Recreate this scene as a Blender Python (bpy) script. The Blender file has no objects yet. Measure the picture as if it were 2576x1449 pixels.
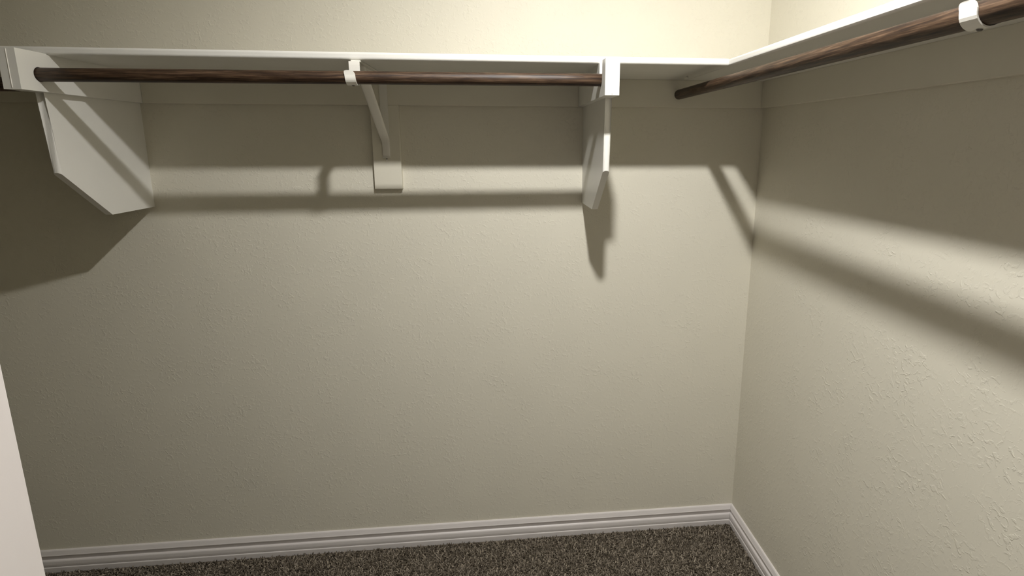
import bpy, bmesh, math, random
import numpy as np
from mathutils import Matrix, Vector

C = bpy.context.scene.collection
random.seed(7)

# ---------------------------------------------------------------- camera
W, H = 2576, 1449
CAM = (-0.9593, -1.8246, 1.5531)
F_PX, PX, PY = 1303.2, 84.94, -109.74
a, b, c = [math.radians(v) for v in (-11.064, -0.0765, -5.614)]
R = Matrix.Rotation(c, 3, 'Z') @ Matrix.Rotation(a, 3, 'X') @ Matrix.Rotation(b, 3, 'Y')
right, fwd, up = R.col[0], R.col[1], R.col[2]
cam_data = bpy.data.cameras.new('camera')
cam = bpy.data.objects.new('camera', cam_data)
C.objects.link(cam)
M = Matrix((right, up, -fwd)).transposed().to_4x4()
M.translation = Vector(CAM)
cam.matrix_world = M
cam_data.sensor_fit = 'HORIZONTAL'
cam_data.sensor_width = 36.0
cam_data.lens = F_PX / W * 36.0
cam_data.shift_x = -PX / W
cam_data.shift_y = PY / W
cam_data.clip_start = 0.02
bpy.context.scene.camera = cam

# ---------------------------------------------------------------- world, light, exposure
vs = bpy.context.scene.view_settings
vs.view_transform = 'Standard'
vs.look = 'None'
vs.gamma = 1.0
vs.use_curve_mapping = False
vs.exposure = 0.0
world = bpy.data.worlds.new('world')
bpy.context.scene.world = world
world.use_nodes = True
bg = world.node_tree.nodes['Background']
bg.inputs['Color'].default_value = (1.0, 0.93, 0.86, 1)
bg.inputs['Strength'].default_value = 0.25        # dim light of the room beyond the doorway

LAMP = Vector((-0.811, -1.229, 2.5125))
BULB_STRENGTH = 2800.0
BULB_COLOR = (1.0, 0.985, 0.96, 1)
LAMP_AXIS = Vector((0.17, 0.29, -1.0)).normalized()     # the flat lamp head is tilted a little towards the back wall

# ---------------------------------------------------------------- dimensions (metres); back wall y=0, right wall x=0
ZS, T = 1.7669, 0.0198          # underside and thickness of the shelves
ZT = ZS + T
D, DR = 0.3579, 0.2989           # shelf depths
TH = 0.019
ZC = ZS - 0.0922                # bottom of the cleats
XL, XR = -2.0799, -0.6507       # the joint planes in the two shelf supports
ROOM_L, ROOM_F, CEIL = -3.35, -2.11, 2.62
SHELF_FRONT_END = ROOM_F + 0.002

# ---------------------------------------------------------------- materials
def mat(name):
    m = bpy.data.materials.new(name)
    m.use_nodes = True
    nt = m.node_tree
    return m, nt, nt.nodes['Principled BSDF']

def paint(name, col, rough=0.5, bump=0.0, scale=60.0, var=0.03, spec=0.4):
    m, nt, p = mat(name)
    tc = nt.nodes.new('ShaderNodeTexCoord')
    n = nt.nodes.new('ShaderNodeTexNoise')
    n.inputs['Scale'].default_value = 9.0
    n.inputs['Detail'].default_value = 3.0
    nt.links.new(tc.outputs['Object'], n.inputs['Vector'])
    r = nt.nodes.new('ShaderNodeValToRGB')
    r.color_ramp.elements[0].position = 0.3
    r.color_ramp.elements[1].position = 0.7
    r.color_ramp.elements[0].color = tuple(v * (1 - var) for v in col) + (1,)
    r.color_ramp.elements[1].color = tuple(min(1, v * (1 + var)) for v in col) + (1,)
    nt.links.new(n.outputs['Fac'], r.inputs['Fac'])
    nt.links.new(r.outputs['Color'], p.inputs['Base Color'])
    p.inputs['Roughness'].default_value = rough
    p.inputs['Specular IOR Level'].default_value = spec
    if bump:
        n2 = nt.nodes.new('ShaderNodeTexNoise')
        n2.inputs['Scale'].default_value = scale
        n2.inputs['Detail'].default_value = 4.0
        nt.links.new(tc.outputs['Object'], n2.inputs['Vector'])
        bp = nt.nodes.new('ShaderNodeBump')
        bp.inputs['Strength'].default_value = 1.0
        bp.inputs['Distance'].default_value = bump
        nt.links.new(n2.outputs['Fac'], bp.inputs['Height'])
        nt.links.new(bp.outputs['Normal'], p.inputs['Normal'])
    return m

def wall_paint(name, col):
    """eggshell paint over sprayed, lightly knocked-down plaster texture"""
    m, nt, p = mat(name)
    tc = nt.nodes.new('ShaderNodeTexCoord')
    big = nt.nodes.new('ShaderNodeTexNoise'); big.inputs['Scale'].default_value = 5.0
    nt.links.new(tc.outputs['Object'], big.inputs['Vector'])
    ramp = nt.nodes.new('ShaderNodeValToRGB')
    ramp.color_ramp.elements[0].position = 0.35; ramp.color_ramp.elements[1].position = 0.65
    ramp.color_ramp.elements[0].color = tuple(v * 0.99 for v in col) + (1,)
    ramp.color_ramp.elements[1].color = tuple(v * 1.01 for v in col) + (1,)
    nt.links.new(big.outputs['Fac'], ramp.inputs['Fac'])
    nt.links.new(ramp.outputs['Color'], p.inputs['Base Color'])
    p.inputs['Roughness'].default_value = 0.55
    p.inputs['Specular IOR Level'].default_value = 0.35
    # blobs
    n1 = nt.nodes.new('ShaderNodeTexNoise')
    n1.inputs['Scale'].default_value = 78.0; n1.inputs['Detail'].default_value = 3.0
    n1.inputs['Roughness'].default_value = 0.55; n1.inputs['Distortion'].default_value = 0.6
    nt.links.new(tc.outputs['Object'], n1.inputs['Vector'])
    mr = nt.nodes.new('ShaderNodeMapRange')
    mr.interpolation_type = 'SMOOTHSTEP'
    mr.inputs['From Min'].default_value = 0.50; mr.inputs['From Max'].default_value = 0.66
    nt.links.new(n1.outputs['Fac'], mr.inputs['Value'])
    # sparse / dense spray areas
    n3 = nt.nodes.new('ShaderNodeTexNoise'); n3.inputs['Scale'].default_value = 11.0
    n3.inputs['Detail'].default_value = 2.0
    nt.links.new(tc.outputs['Object'], n3.inputs['Vector'])
    mr3 = nt.nodes.new('ShaderNodeMapRange')
    mr3.inputs['From Min'].default_value = 0.35; mr3.inputs['From Max'].default_value = 0.65
    mr3.inputs['To Min'].default_value = 0.15; mr3.inputs['To Max'].default_value = 1.0
    nt.links.new(n3.outputs['Fac'], mr3.inputs['Value'])
    mul = nt.nodes.new('ShaderNodeMath'); mul.operation = 'MULTIPLY'
    nt.links.new(mr.outputs['Result'], mul.inputs[0]); nt.links.new(mr3.outputs['Result'], mul.inputs[1])
    bp = nt.nodes.new('ShaderNodeBump')
    bp.inputs['Strength'].default_value = 1.0; bp.inputs['Distance'].default_value = 0.0006
    nt.links.new(mul.outputs[0], bp.inputs['Height'])
    nt.links.new(bp.outputs['Normal'], p.inputs['Normal'])
    return m

def wood(name, axis):
    m, nt, p = mat(name)
    tc = nt.nodes.new('ShaderNodeTexCoord')
    mp = nt.nodes.new('ShaderNodeMapping')
    s = [210.0, 210.0, 210.0]; s[axis] = 11.0
    mp.inputs['Scale'].default_value = s
    nt.links.new(tc.outputs['Object'], mp.inputs['Vector'])
    n = nt.nodes.new('ShaderNodeTexNoise')
    n.inputs['Scale'].default_value = 1.0; n.inputs['Detail'].default_value = 5.0
    n.inputs['Roughness'].default_value = 0.65; n.inputs['Distortion'].default_value = 0.4
    nt.links.new(mp.outputs['Vector'], n.inputs['Vector'])
    r = nt.nodes.new('ShaderNodeValToRGB')
    e = r.color_ramp.elements
    e[0].position = 0.36; e[0].color = (0.014, 0.0055, 0.0022, 1)
    e[1].position = 0.74; e[1].color = (0.15, 0.092, 0.054, 1)
    k = e.new(0.5); k.color = (0.045, 0.0235, 0.0115, 1)
    nt.links.new(n.outputs['Fac'], r.inputs['Fac'])
    nt.links.new(r.outputs['Color'], p.inputs['Base Color'])
    p.inputs['Roughness'].default_value = 0.5
    p.inputs['Specular IOR Level'].default_value = 0.45
    bp = nt.nodes.new('ShaderNodeBump'); bp.inputs['Distance'].default_value = 0.0004
    nt.links.new(n.outputs['Fac'], bp.inputs['Height'])
    nt.links.new(bp.outputs['Normal'], p.inputs['Normal'])
    return m

WALL = wall_paint('beige_wall_paint', (0.715, 0.68, 0.572))
BOARD = paint('beige_board_paint', (0.715, 0.68, 0.572), 0.5, 0.0002, 40, 0.01)
WHITE = paint('white_trim_paint', (0.80, 0.785, 0.735), 0.38, 0.00025, 55, 0.015)
DOORW = paint('white_door_paint', (0.74, 0.695, 0.68), 0.4, 0.00015, 90, 0.01)
BASEW = paint('white_baseboard_paint', (0.74, 0.70, 0.68), 0.35, 0.0001, 60, 0.015)
METAL = paint('white_powder_coat', (0.80, 0.775, 0.71), 0.3, 0.0, 60, 0.01)
SCREW = paint('dull_steel', (0.10, 0.09, 0.08), 0.45, 0.0, 60, 0.1)
DARKGAP = paint('caulk', (0.86, 0.83, 0.76), 0.6, 0.0, 60, 0.02)
CEILM = wall_paint('ceiling_paint', (0.80, 0.78, 0.72))
WOODX = wood('dark_stained_wood_x', 0)
WOODY = wood('dark_stained_wood_y', 1)

# ---------------------------------------------------------------- mesh helpers
def link(name, me, m, parent=None, smooth=False):
    o = bpy.data.objects.new(name, me)
    C.objects.link(o)
    if m is not None: me.materials.append(m)
    if smooth:
        for f in me.polygons: f.use_smooth = True
    if parent is not None: o.parent = parent
    return o

def from_bm(name, bm, m, parent=None, smooth=False):
    bmesh.ops.recalc_face_normals(bm, faces=bm.faces)
    me = bpy.data.meshes.new(name)
    bm.to_mesh(me); bm.free()
    return link(name, me, m, parent, smooth)

def add_box(bm, x0, x1, y0, y1, z0, z1):
    vs_ = [bm.verts.new(v) for v in ((x0,y0,z0),(x1,y0,z0),(x1,y1,z0),(x0,y1,z0),(x0,y0,z1),(x1,y0,z1),(x1,y1,z1),(x0,y1,z1))]
    fs = []
    for f in ((0,3,2,1),(4,5,6,7),(0,1,5,4),(1,2,6,5),(2,3,7,6),(3,0,4,7)):
        fs.append(bm.faces.new([vs_[i] for i in f]))
    return vs_, fs

def box(name, dims, m, parent=None, bevel=0.0, seg=2, sel=None):
    bm = bmesh.new()
    add_box(bm, *dims)
    if bevel:
        es = [e for e in bm.edges if sel is None or sel((e.verts[0].co + e.verts[1].co) / 2, e)]
        bmesh.ops.bevel(bm, geom=es, offset=bevel, segments=seg, affect='EDGES', profile=0.5)
    return from_bm(name, bm, m, parent)

def prism(bm, pts, lo, hi, plane='YZ'):
    """extrude a polygon; plane YZ -> along x, XZ -> along y"""
    def P(p, t):
        return (t, p[0], p[1]) if plane == 'YZ' else (p[0], t, p[1])
    A = [bm.verts.new(P(p, lo)) for p in pts]
    B = [bm.verts.new(P(p, hi)) for p in pts]
    bm.faces.new(A); bm.faces.new(B[::-1])
    n = len(pts)
    for i in range(n):
        bm.faces.new((A[i], B[i], B[(i+1) % n], A[(i+1) % n]))

def tube(name, p0, p1, r, m, parent=None, seg=40, wob=0.0):
    """a rod with slightly rounded ends"""
    p0, p1 = Vector(p0), Vector(p1)
    ax = (p1 - p0).normalized()
    u = ax.orthogonal().normalized(); v = ax.cross(u)
    L = (p1 - p0).length
    rings = [(0, 0.88), (0.0015, 1)] + [(L * k / 12, 1) for k in range(1, 12)] + [(L - 0.0015, 1), (L, 0.88)]
    bm = bmesh.new(); R_ = []
    for t, s in rings:
        R_.append([bm.verts.new(p0 + ax * t + (u * math.cos(q) + v * math.sin(q)) * r * s)
                   for q in [2 * math.pi * i / seg for i in range(seg)]])
    for A, B in zip(R_, R_[1:]):
        for i in range(seg):
            bm.faces.new((A[i], A[(i+1) % seg], B[(i+1) % seg], B[i]))
    bm.faces.new(R_[0][::-1]); bm.faces.new(R_[-1])
    o = from_bm(name, bm, m, parent)
    for f in o.data.polygons:
        if len(f.vertices) == 4: f.use_smooth = True
    return o

def strip(bm, path, thick, widths, xc):
    """bent sheet-metal strip: path in (y, z), centre x and width per point"""
    n = len(path)
    secs = []
    for i, (y, z) in enumerate(path):
        a_ = Vector(path[max(i-1, 0)]); b_ = Vector(path[min(i+1, n-1)])
        d = (b_ - a_).normalized(); nn = Vector((-d.y, d.x)) * thick / 2
        w = widths[i] / 2; x = xc[i]
        secs.append([bm.verts.new(q) for q in ((x-w, y+nn.x, z+nn.y), (x+w, y+nn.x, z+nn.y), (x+w, y-nn.x, z-nn.y), (x-w, y-nn.x, z-nn.y))])
    for A, B in zip(secs, secs[1:]):
        for i in range(4):
            bm.faces.new((A[i], A[(i+1) % 4], B[(i+1) % 4], B[i]))
    bm.faces.new(secs[0][::-1]); bm.faces.new(secs[-1])

def thing(name, label, cat, loc=(0, 0, 0), group=None):
    o = bpy.data.objects.new(name, None)
    C.objects.link(o); o.location = loc
    o.empty_display_size = 0.05
    o['label'] = label; o['category'] = cat
    if group: o['group'] = group
    return o

def tag(o, label, cat, group=None):
    o['label'] = label; o['category'] = cat
    if group: o['group'] = group
    return o

def struct(o, label=None, cat=None):
    o['kind'] = 'structure'
    if label: o['label'] = label
    if cat: o['category'] = cat
    return o

def adopt(parent, *objs):
    """parent objects built in world coordinates to an empty that is not at the origin"""
    for o in objs:
        o.parent = parent
        o.matrix_parent_inverse = Matrix.Translation(-parent.location)

# ---------------------------------------------------------------- room shell
struct(box('wall_back', (ROOM_L - .12, .12, 0, .12, -.05, CEIL + .05), WALL), 'beige textured back wall behind the long shelf', 'wall')
struct(box('wall_right', (0, .12, ROOM_F - .12, 0, -.05, CEIL + .05), WALL), 'beige textured wall on the right, under the shorter shelf', 'wall')
struct(box('wall_left', (ROOM_L - .12, ROOM_L, ROOM_F - .12, 0, -.05, CEIL + .05), WALL), 'beige closet wall at the far left end', 'wall')
DX0, DX1, DH = -1.398, -0.61, 2.04      # doorway behind the camera
bm = bmesh.new()
add_box(bm, ROOM_L, DX0 - .02, ROOM_F - .12, ROOM_F, -.05, CEIL + .05)
add_box(bm, DX1 + .02, 0, ROOM_F - .12, ROOM_F, -.05, CEIL + .05)
add_box(bm, DX0 - .02, DX1 + .02, ROOM_F - .12, ROOM_F, DH + .02, CEIL + .05)
struct(from_bm('wall_front', bm, WALL), 'beige closet wall holding the doorway behind the viewer', 'wall')
struct(box('ceiling', (ROOM_L, 0, ROOM_F, 0, CEIL, CEIL + .05), CEILM), 'white closet ceiling above the shelves', 'ceiling')
bm = bmesh.new()
add_box(bm, DX0 - .02, DX0, ROOM_F - .125, ROOM_F + .005, 0, DH + .02)
add_box(bm, DX1, DX1 + .02, ROOM_F - .125, ROOM_F + .005, 0, DH + .02)
add_box(bm, DX0, DX1, ROOM_F - .125, ROOM_F + .005, DH, DH + .02)
struct(from_bm('trim_1', bm, DOORW), 'white jamb lining the doorway behind the viewer', 'door jamb')

# floor: carpet backing, pile on top
m, nt, p = mat('carpet_backing')
tc = nt.nodes.new('ShaderNodeTexCoord')
n = nt.nodes.new('ShaderNodeTexNoise'); n.inputs['Scale'].default_value = 170; n.inputs['Detail'].default_value = 3
nt.links.new(tc.outputs['Object'], n.inputs['Vector'])
r = nt.nodes.new('ShaderNodeValToRGB')
r.color_ramp.elements[0].position = .38; r.color_ramp.elements[0].color = (.03, .024, .018, 1)
r.color_ramp.elements[1].position = .66; r.color_ramp.elements[1].color = (.27, .23, .18, 1)
nt.links.new(n.outputs['Fac'], r.inputs['Fac']); nt.links.new(r.outputs['Color'], p.inputs['Base Color'])
bp = nt.nodes.new('ShaderNodeBump'); bp.inputs['Distance'].default_value = .006
nt.links.new(n.outputs['Fac'], bp.inputs['Height']); nt.links.new(bp.outputs['Normal'], p.inputs['Normal'])
p.inputs['Roughness'].default_value = 1; p.inputs['Specular IOR Level'].default_value = 0
BACKING = m
struct(box('floor', (ROOM_L, 0, ROOM_F - .12, 0, -.05, -0.004), BACKING), 'grey brown carpeted closet floor', 'floor')

m, nt, p = mat('carpet_yarn')
at = nt.nodes.new('ShaderNodeAttribute'); at.attribute_name = 'yarn'
r = nt.nodes.new('ShaderNodeValToRGB')
e = r.color_ramp.elements
e[0].position = 0; e[0].color = (.065, .052, .037, 1)
e[1].position = 1; e[1].color = (.48, .415, .33, 1)
k = e.new(.5); k.color = (.20, .168, .128, 1)
nt.links.new(at.outputs['Fac'], r.inputs['Fac']); nt.links.new(r.outputs['Color'], p.inputs['Base Color'])
p.inputs['Roughness'].default_value = 1; p.inputs['Specular IOR Level'].default_value = .05
YARN = m

def carpet():
    rng = np.random.default_rng(3)
    x0, x1, y0, y1 = -3.0, -.016, -.85, -.016
    s = .0060
    gx, gy = np.meshgrid(np.arange(x0, x1, s), np.arange(y0, y1, s))
    n = gx.size
    px = gx.ravel() + rng.uniform(-.5, .5, n) * s
    py = np.minimum(gy.ravel() + rng.uniform(-.5, .5, n) * s, -.0155)
    h = rng.uniform(.006, .0135, n)
    rad = rng.uniform(.0017, .0030, n)
    lean = rng.normal(0, .0045, (n, 2)); ang = rng.uniform(0, 6.28, n)
    # three rings of three, plus a tip
    V = np.zeros((n, 7, 3))
    for lv, (zf, rf, lf) in enumerate(((0, .8, 0), (.62, 1.15, .45))):
        for k_ in range(3):
            q = ang + k_ * 2.094 + lv * .9
            V[:, lv*3+k_, 0] = px + lean[:, 0]*lf + np.cos(q)*rad*rf
            V[:, lv*3+k_, 1] = py + lean[:, 1]*lf + np.sin(q)*rad*rf
            V[:, lv*3+k_, 2] = -.0045 + h*zf
    V[:, 6, 0] = px + lean[:, 0]; V[:, 6, 1] = py + lean[:, 1]; V[:, 6, 2] = -.0045 + h
    V[:, :, 1] = np.minimum(V[:, :, 1], -.0142)
    V[:, :, 0] = np.minimum(V[:, :, 0], -.0142)
    tri = []
    for k_ in range(3):
        j = (k_+1) % 3
        tri += [(k_, j, 3+j), (k_, 3+j, 3+k_), (3+k_, 3+j, 6)]
    tri = np.array(tri)
    F = (tri[None] + (np.arange(n)*7)[:, None, None]).reshape(-1, 3)
    me = bpy.data.meshes.new('carpet_pile')
    me.vertices.add(n*7); me.vertices.foreach_set('co', V.ravel())
    me.loops.add(F.size); me.loops.foreach_set('vertex_index', F.ravel().astype(np.int32))
    me.polygons.add(len(F)); me.polygons.foreach_set('loop_start', (np.arange(len(F))*3).astype(np.int32))
    me.update(calc_edges=True)
    tone = np.clip(rng.normal(.5, .30, n), 0, 1)
    at = me.attributes.new('yarn', 'FLOAT', 'POINT')
    at.data.foreach_set('value', np.repeat(tone, 7).astype(np.float32))
    o = link('carpet_pile', me, YARN)
    o['kind'] = 'stuff'
    tag(o, 'flecked grey brown carpet pile covering the closet floor', 'carpet')
carpet()

# ---------------------------------------------------------------- baseboards
PROFILE = [(0, -.004), (-.0135, -.004), (-.0142, .0150), (-.0134, .0172), (-.0100, .0182), (-.0100, .0198), (-.0124, .0212),
           (-.0134, .0290), (-.0130, .0365), (-.0124, .0410), (-.0106, .0440), (-.0084, .0454), (-.0070, .0464),
           (-.0070, .0476), (-.0082, .0520), (-.0100, .0580), (-.0120, .0638), (-.0124, .0655), (-.0112, .0675), (-.0066, .0800), (-.0045, .0826), (0, .0830)]
def baseboard(name, axis, lo, hi, label, mitre):
    bm = bmesh.new()
    A, B = [], []
    for d, z in PROFILE:
        if axis == 'x':   # runs along x on the back wall; right end mitred
            A.append(bm.verts.new((lo, d, z))); B.append(bm.verts.new((hi + d * mitre - .0004, d, z)))
        else:             # runs along y on the right wall; back end mitred
            A.append(bm.verts.new((d, lo, z))); B.append(bm.verts.new((d, hi + d * mitre - .0004, z)))
    n = len(PROFILE)
    bm.faces.new(A); bm.faces.new(B[::-1])
    for i in range(n):
        bm.faces.new((A[i], A[(i+1) % n], B[(i+1) % n], B[i]))
    o = from_bm(name, bm, BASEW)
    return struct(o, label, 'baseboard')
baseboard('baseboard_back', 'x', ROOM_L, 0, 'white moulded baseboard along the back wall', 1)
baseboard('baseboard_right', 'y', ROOM_F, 0, 'white moulded baseboard along the right wall', 1)

# ---------------------------------------------------------------- cleats and the vertical board (painted with the wall)
def front_edges(axis):
    return lambda c_, e: True
tag(box('wall_cleat', (XL + TH, XR - TH, -TH, 0, ZC, ZS), BOARD, bevel=.0012, seg=1),
    'long beige cleat board under the back shelf, between its two white end supports', 'cleat', 'cleat boards under the shelves')
tag(box('wall_cleat', (XR + TH, 0, -TH, 0, ZC, ZS), BOARD, bevel=.0012, seg=1),
    'short beige cleat board right of the edge-on white support, holding a rod end', 'cleat', 'cleat boards under the shelves')
tag(box('wall_cleat', (ROOM_L, XL - TH, -TH, 0, ZC, ZS), BOARD, bevel=.0012, seg=1),
    'beige cleat board on the back wall left of the left support, mostly hidden', 'cleat', 'cleat boards under the shelves')
tag(box('wall_cleat', (-TH, 0, ROOM_F, -TH - .0005, ZC, ZS), BOARD, bevel=.0012, seg=1),
    'beige cleat board along the right wall under the right shelf', 'cleat', 'cleat boards under the shelves')
XB = -1.3632
tag(box('mounting_board', (XB, XB + .0912, -TH - .0002, 0, 1.3992, ZC), BOARD, bevel=.0012, seg=1),
    'short vertical beige board below the cleat, behind the metal bracket', 'board')

# ---------------------------------------------------------------- shelves
def shelf(name, dims, label, frontsel):
    bm = bmesh.new()
    add_box(bm, *dims)
    es = [e for e in bm.edges if frontsel(e)]
    bmesh.ops.bevel(bm, geom=es, offset=.0062, segments=4, affect='EDGES', profile=0.5)
    o = from_bm(name, bm, WHITE)
    for f in o.data.polygons:
        if f.area < (dims[1]-dims[0]+dims[3]-dims[2]) * .004: f.use_smooth = False
    return tag(o, label, 'shelf', 'white wall shelves')
shelf('wall_shelf', (ROOM_L, -DR - .0006, -D, 0, ZS, ZT), 'long white painted shelf along the back wall, above the dark rod',
      lambda e: all(abs(v.co.y + D) < 1e-5 for v in e.verts) and abs(e.verts[0].co.z - e.verts[1].co.z) < 1e-5)
shelf('wall_shelf', (-DR, 0, SHELF_FRONT_END, 0, ZS - .0006, ZT - .0006), 'white painted shelf along the right wall, rising out of the picture',
      lambda e: all(abs(v.co.x + DR) < 1e-5 for v in e.verts) and abs(e.verts[0].co.z - e.verts[1].co.z) < 1e-5)

# ---------------------------------------------------------------- end supports
ROD_Y, ROD_ZL, ROD_ZR, ROD_R = -0.388, 1.7155, 1.7203, 0.0165
DPF, ZPF, DPB, ZPB = 0.3546, 1.4752, 0.1941, 1.3448
DBF, ZBB, ZBT = 0.4472, 1.6757, 1.7689
FRONT_Y = -D - .0003
def support(label, side):
    """side=-1: rod board on the right face of the panel (left support); +1: on its left face"""
    x = XL if side < 0 else XR
    root = thing('shelf_support', label, 'bracket', (x, 0, ZPB), 'plywood supports carrying the back shelf')
    x0, x1 = (x - TH, x) if side < 0 else (x, x + TH)
    # panel: lower leaf, with the upper strip reaching further forward
    prof = [(0, ZPB), (0, ZS), (FRONT_Y, ZS), (FRONT_Y, ZBT), (-DBF, ZBT), (-DBF, ZBB), (-DPF, ZBB), (-DPF, ZPF), (-DPB, ZPB)]
    bm = bmesh.new(); prism(bm, prof, x0, x1)
    es = [e for e in bm.edges if all(abs(v.co.y + DPF) < 1e-5 for v in e.verts) and abs(e.verts[0].co.x - e.verts[1].co.x) < 1e-5
          and abs(e.verts[0].co.z - e.verts[1].co.z) > .05]
    bmesh.ops.bevel(bm, geom=es, offset=.0075, segments=5, affect='EDGES', profile=.5)
    panel = from_bm('panel', bm, WHITE)
    # rod board
    bx0, bx1 = (x + .0003, x + TH) if side < 0 else (x - TH, x - .0003)
    bm = bmesh.new()
    rz = ROD_ZL if side < 0 else ROD_ZR
    rr = ROD_R + .0012
    if side > 0:    # open-topped U slot
        arc = [(ROD_Y + rr * math.cos(q), rz + rr * math.sin(q)) for q in [-math.pi * i / 16 for i in range(17)]]
        prof = [(0, ZBB), (0, ZS), (ROD_Y + rr, ZS)] + arc + [(ROD_Y - rr, ZBT), (-DBF, ZBT), (-DBF, ZBB)]
        prism(bm, prof, bx0, bx1)
    else:
        prof = [(0, ZBB), (0, ZS), (FRONT_Y, ZS), (FRONT_Y, ZBT), (-DBF, ZBT), (-DBF, ZBB)]
        prism(bm, prof, bx0, bx1)
    bm2 = bm
    board = from_bm('rod_board', bm2, WHITE)
    if side < 0:    # drilled hole
        cb = bmesh.new()
        bmesh.ops.create_cone(cb, cap_ends=True, segments=40, radius1=rr, radius2=rr, depth=.08,
                              matrix=Matrix.Translation((x + .0423, ROD_Y, rz)) @ Matrix.Rotation(math.pi/2, 4, 'Y'))
        me = bpy.data.meshes.new('drill'); cb.to_mesh(me); cb.free()
        cut = bpy.data.objects.new('drill', me); C.objects.link(cut)
        md = board.modifiers.new('hole', 'BOOLEAN'); md.object = cut; md.operation = 'DIFFERENCE'; md.solver = 'EXACT'
        dg = bpy.context.evaluated_depsgraph_get()
        me2 = bpy.data.meshes.new_from_object(board.evaluated_get(dg))
        board.modifiers.clear(); board.data = me2
        bpy.data.objects.remove(cut)
    # bead of caulk in the joint on the front face
    cx = x + (.0002 if side < 0 else -.0002)
    bead = tube('caulk_bead', (cx, -DBF - .0001, ZBB + .003), (cx, -DBF - .0001, ZBT - .002), .0013, DARKGAP, seg=8)
    adopt(root, panel, board, bead)
    return root
support('white plywood shelf support at the left, seen from its inner face, with drilled rod hole', -1)
support('white plywood shelf support right of centre, seen nearly edge on, slotted for the rod', 1)

# ---------------------------------------------------------------- rods
tag(tube('closet_rod', (XL + .002, ROD_Y, ROD_ZL), (XR - .0008, ROD_Y, ROD_ZR), ROD_R, WOODX),
    'dark stained wooden rod in front of the back shelf, between its two white supports', 'closet rod', 'dark wooden closet rods')
RRX, RRZ = -0.3195, 1.7181
tag(tube('closet_rod', (RRX - .0154, ROOM_F + .003, RRZ), (RRX, -TH - .0005, RRZ), ROD_R, WOODY),
    'dark stained wooden rod under the right shelf, running towards the viewer', 'closet rod', 'dark wooden closet rods')
tag(tube('closet_rod', (ROOM_L + .003, -.405, 1.6905), (XL - TH - .0003, -.405, 1.6905), ROD_R, WOODX),
    'end of a dark rod poking out below the left support at the picture edge', 'closet rod', 'dark wooden closet rods')

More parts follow.
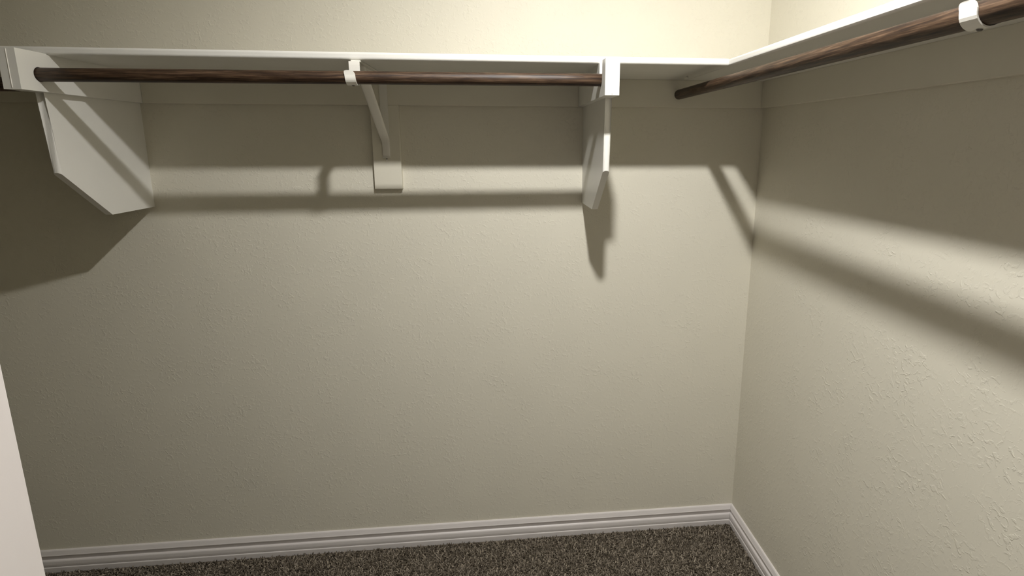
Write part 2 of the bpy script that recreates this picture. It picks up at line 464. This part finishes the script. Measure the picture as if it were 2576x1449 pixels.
# ---------------------------------------------------------------- metal shelf-and-rod brackets (built facing -y, then turned for the right wall)
def bracket_parts(root, reach, wall, rod_d, rod_z, mesh_cache={}):
    """local frame: x across, y out of the wall (negative = out), z absolute height above root (root z=0)"""
    xc = 0.0
    # top arm under the shelf
    bm = bmesh.new(); add_box(bm, -.0125, .0125, -reach + .004, -wall - .003, ZS - .0036, ZS - .0004)
    add_box(bm, -.003, .003, -reach + .02, -wall - .003, ZS - .0100, ZS - .0036)
    bmesh.ops.bevel(bm, geom=list(bm.edges), offset=.0006, segments=1, affect='EDGES')
    arm = from_bm('top_arm', bm, METAL)
    # wall plate
    bm = bmesh.new(); add_box(bm, -.0125, .0125, -wall - .0028, -wall - .0002, 1.493, ZS - .0004)
    es = [e for e in bm.edges if all(abs(v.co.z - 1.493) < 1e-5 for v in e.verts) and abs(e.verts[0].co.x - e.verts[1].co.x) < 1e-5]
    bmesh.ops.bevel(bm, geom=es, offset=.011, segments=6, affect='EDGES')
    plate = from_bm('wall_plate', bm, METAL)
    # brace: rounded stamped bar that flattens to a tab at the wall
    bm = bmesh.new()
    y0, z0 = -wall - .0045, 1.5565
    y1, z1 = -reach + .045, ZS - .012
    st = [(-wall - .0042, 1.5085, .0108, .0018), (-wall - .0045, 1.516, .0118, .0020), (-wall - .0048, 1.551, .0122, .0022), (y0 - .004, z0 + .006, .0140, .0040)]
    for k_ in range(1, 9):
        f = k_ / 8
        st.append((y0 - .004 + (y1 - y0 + .004) * f, z0 + .006 + (z1 - z0 - .006) * f, .0150, .0058))
    rings = []
    for i, (y, z, w, t) in enumerate(st):
        j0, j1 = max(i-1, 0), min(i+1, len(st)-1)
        d = Vector((st[j1][0]-st[j0][0], st[j1][1]-st[j0][1])).normalized()
        nn = Vector((-d.y, d.x))
        ring = []
        for q in range(16):
            an = 2*math.pi*q/16
            cu, cv = math.cos(an), math.sin(an)
            e_ = .75
            cu = math.copysign(abs(cu)**e_, cu); cv = math.copysign(abs(cv)**e_, cv)
            ring.append(bm.verts.new((w*cu, y + nn.x*t*cv, z + nn.y*t*cv)))
        rings.append(ring)
    for A, B in zip(rings, rings[1:]):
        for q in range(16):
            bm.faces.new((A[q], A[(q+1) % 16], B[(q+1) % 16], B[q]))
    bm.faces.new(rings[0][::-1]); bm.faces.new(rings[-1])
    brace = from_bm('brace', bm, METAL, smooth=True)
    # rod hook
    R2 = ROD_R + .0021
    path = [(-reach + .020, ZS - .0030), (-reach + .008, ZS - .0032), (-rod_d + R2 + .0003, ZS - .0065), (-rod_d + R2, ZS - .014), (-rod_d + R2, rod_z + .010)]
    xs = [0, 0, 0, 0, 0]; ws = [.024, .0265, .0275, .0275, .0275]
    for i in range(0, 15):
        q = -math.pi * i / 14
        path.append((-rod_d + R2 * math.cos(q), rod_z + R2 * math.sin(q))); xs.append(0 - .003 * i / 14); ws.append(.0262 if i > 5 else .0275)
    for k_, (dz, w) in enumerate(((.005, .0262), (.009, .0258), (.0125, .0236), (.0150, .0185), (.0162, .010))):
        path.append((-rod_d - R2 - .0004 * k_, rod_z + dz)); xs.append(-.0035 - .0010 * k_); ws.append(w)
    bm = bmesh.new(); strip(bm, path, .0022, ws, xs)
    hook = from_bm('rod_hook', bm, METAL)
    # screws
    def screw(mx, r_):
        bm = bmesh.new()
        bmesh.ops.create_cone(bm, cap_ends=True, segments=14, radius1=r_, radius2=r_*.7, depth=.002, matrix=mx)
        return from_bm('screw', bm, SCREW)
    s1 = screw(Matrix.Translation((.0005, -wall - .0038, 1.5005)) @ Matrix.Rotation(math.pi/2, 4, 'X'), .0022)
    s2 = screw(Matrix.Translation((.0, -rod_d - .002, rod_z - R2 - .0018)) @ Matrix.Rotation(math.pi, 4, 'X'), .0040)
    for o in (arm, plate, brace, hook, s1, s2): o.parent = root
    s1['label'] = 'small dark screw head'; s2['label'] = 'dark screw head under the hook'

root = thing('rod_bracket', 'white metal shelf bracket with rod hook at the middle of the back wall', 'bracket', (-1.3180, 0, 0), 'white metal rod brackets')
bracket_parts(root, D, TH + .0002, -ROD_Y, ROD_ZL + (ROD_ZR - ROD_ZL) * .53)
root2 = thing('rod_bracket', 'white metal shelf bracket hooked round the right rod, top right corner', 'bracket', (0, -1.170, 0), 'white metal rod brackets')
root2.rotation_euler = (0, 0, -math.pi / 2)
bracket_parts(root2, DR, TH, -RRX + .0082, RRZ)

# mounting board for the right bracket (same build as on the back wall)
tag(box('mounting_board', (-TH + .0002, 0, -1.170 - .0456, -1.170 + .0456, 1.3992, ZC), BOARD, bevel=.0012, seg=1),
    'vertical beige board on the right wall behind the right bracket, out of view', 'board')

# ---------------------------------------------------------------- open door at the left edge of the picture
door = bpy.data.objects.new('door_1', None); C.objects.link(door)
DOOR_X, DOOR_Y = -1.3968, -1.350
door.location = (DOOR_X, ROOM_F, 0)
struct(door, 'white painted door standing open at the left edge of the picture', 'door')
leaf = box('door_leaf', (DOOR_X - .035, DOOR_X, ROOM_F + .008, DOOR_Y, .012, 2.03), DOORW, bevel=.0015, seg=2)
knob_bm = bmesh.new()
for t, r0, r1 in ((.004, .032, .032), (.020, .011, .011)):
    bmesh.ops.create_cone(knob_bm, cap_ends=True, segments=24, radius1=r0, radius2=r1, depth=t,
        matrix=Matrix.Translation((DOOR_X - .035 - t/2, -1.42, .92)) @ Matrix.Rotation(math.pi/2, 4, 'Y'))
bmesh.ops.create_uvsphere(knob_bm, u_segments=20, v_segments=12, radius=.027, matrix=Matrix.Translation((DOOR_X - .035 - .040, -1.42, .92)))
knob = from_bm('knob', knob_bm, SCREW)
adopt(door, leaf, knob)

# ---------------------------------------------------------------- small tilted disc lamp in a white holder on the ceiling (above the frame)
lamp = thing('ceiling_lamp', 'small tilted disc lamp on the closet ceiling, above the picture', 'lamp', (LAMP.x, LAMP.y, CEIL))
bm = bmesh.new()
prof = [(.0, 0), (.055, 0), (.055, -.008), (.040, -.020), (.022, -.030), (.012, -.034), (.010, -.078), (.0, -.078)]
rings = []
for r_, z_ in prof:
    rings.append([bm.verts.new((r_*math.cos(q), r_*math.sin(q), z_)) for q in [2*math.pi*i/28 for i in range(28)]] if r_ > 0 else [bm.verts.new((0, 0, z_))])
for A, B in zip(rings, rings[1:]):
    for i in range(28):
        j = (i+1) % 28
        if len(A) == 1: bm.faces.new((A[0], B[i], B[j]))
        elif len(B) == 1: bm.faces.new((A[i], A[j], B[0]))
        else: bm.faces.new((A[i], A[j], B[j], B[i]))
holder = from_bm('lamp_holder', bm, WHITE, lamp)
m, nt, p = mat('lit_bulb_glass')
p.inputs['Base Color'].default_value = (.9, .88, .82, 1)
p.inputs['Emission Color'].default_value = BULB_COLOR
p.inputs['Emission Strength'].default_value = BULB_STRENGTH
bm = bmesh.new()
rot = LAMP_AXIS.to_track_quat('-Z', 'Y').to_matrix().to_4x4()
head = Matrix.Translation((0, 0, LAMP.z - CEIL)) @ rot
DISC_R = .036
bmesh.ops.create_cone(bm, cap_ends=True, segments=48, radius1=DISC_R, radius2=DISC_R, depth=.002, matrix=head)
bulb = from_bm('lamp_disc', bm, m, lamp)
bm = bmesh.new()
bmesh.ops.create_cone(bm, cap_ends=True, segments=48, radius1=DISC_R + .004, radius2=.024, depth=.030, matrix=head @ Matrix.Translation((0, 0, .0165)))
shell = from_bm('lamp_head', bm, WHITE, lamp)

# black baffle added round the unseen disc to dim the upper wall
bm = bmesh.new()
RI, RO, Z0_, Z1_ = DISC_R + .0006, DISC_R + .0040, .0018, -.0135
ring = []
for k_ in range(48):
    q = 2 * math.pi * k_ / 48
    ring.append([bm.verts.new((rr_ * math.cos(q), rr_ * math.sin(q), zz_)) for rr_, zz_ in ((RI, Z0_), (RI, Z1_), (RO, Z1_), (RO, Z0_))])
for k_ in range(48):
    A, B = ring[k_], ring[(k_+1) % 48]
    for j in range(4):
        bm.faces.new((A[j], A[(j+1) % 4], B[(j+1) % 4], B[j]))
bmesh.ops.transform(bm, matrix=head, verts=bm.verts)
baffle = from_bm('added_baffle', bm, SCREW, lamp)
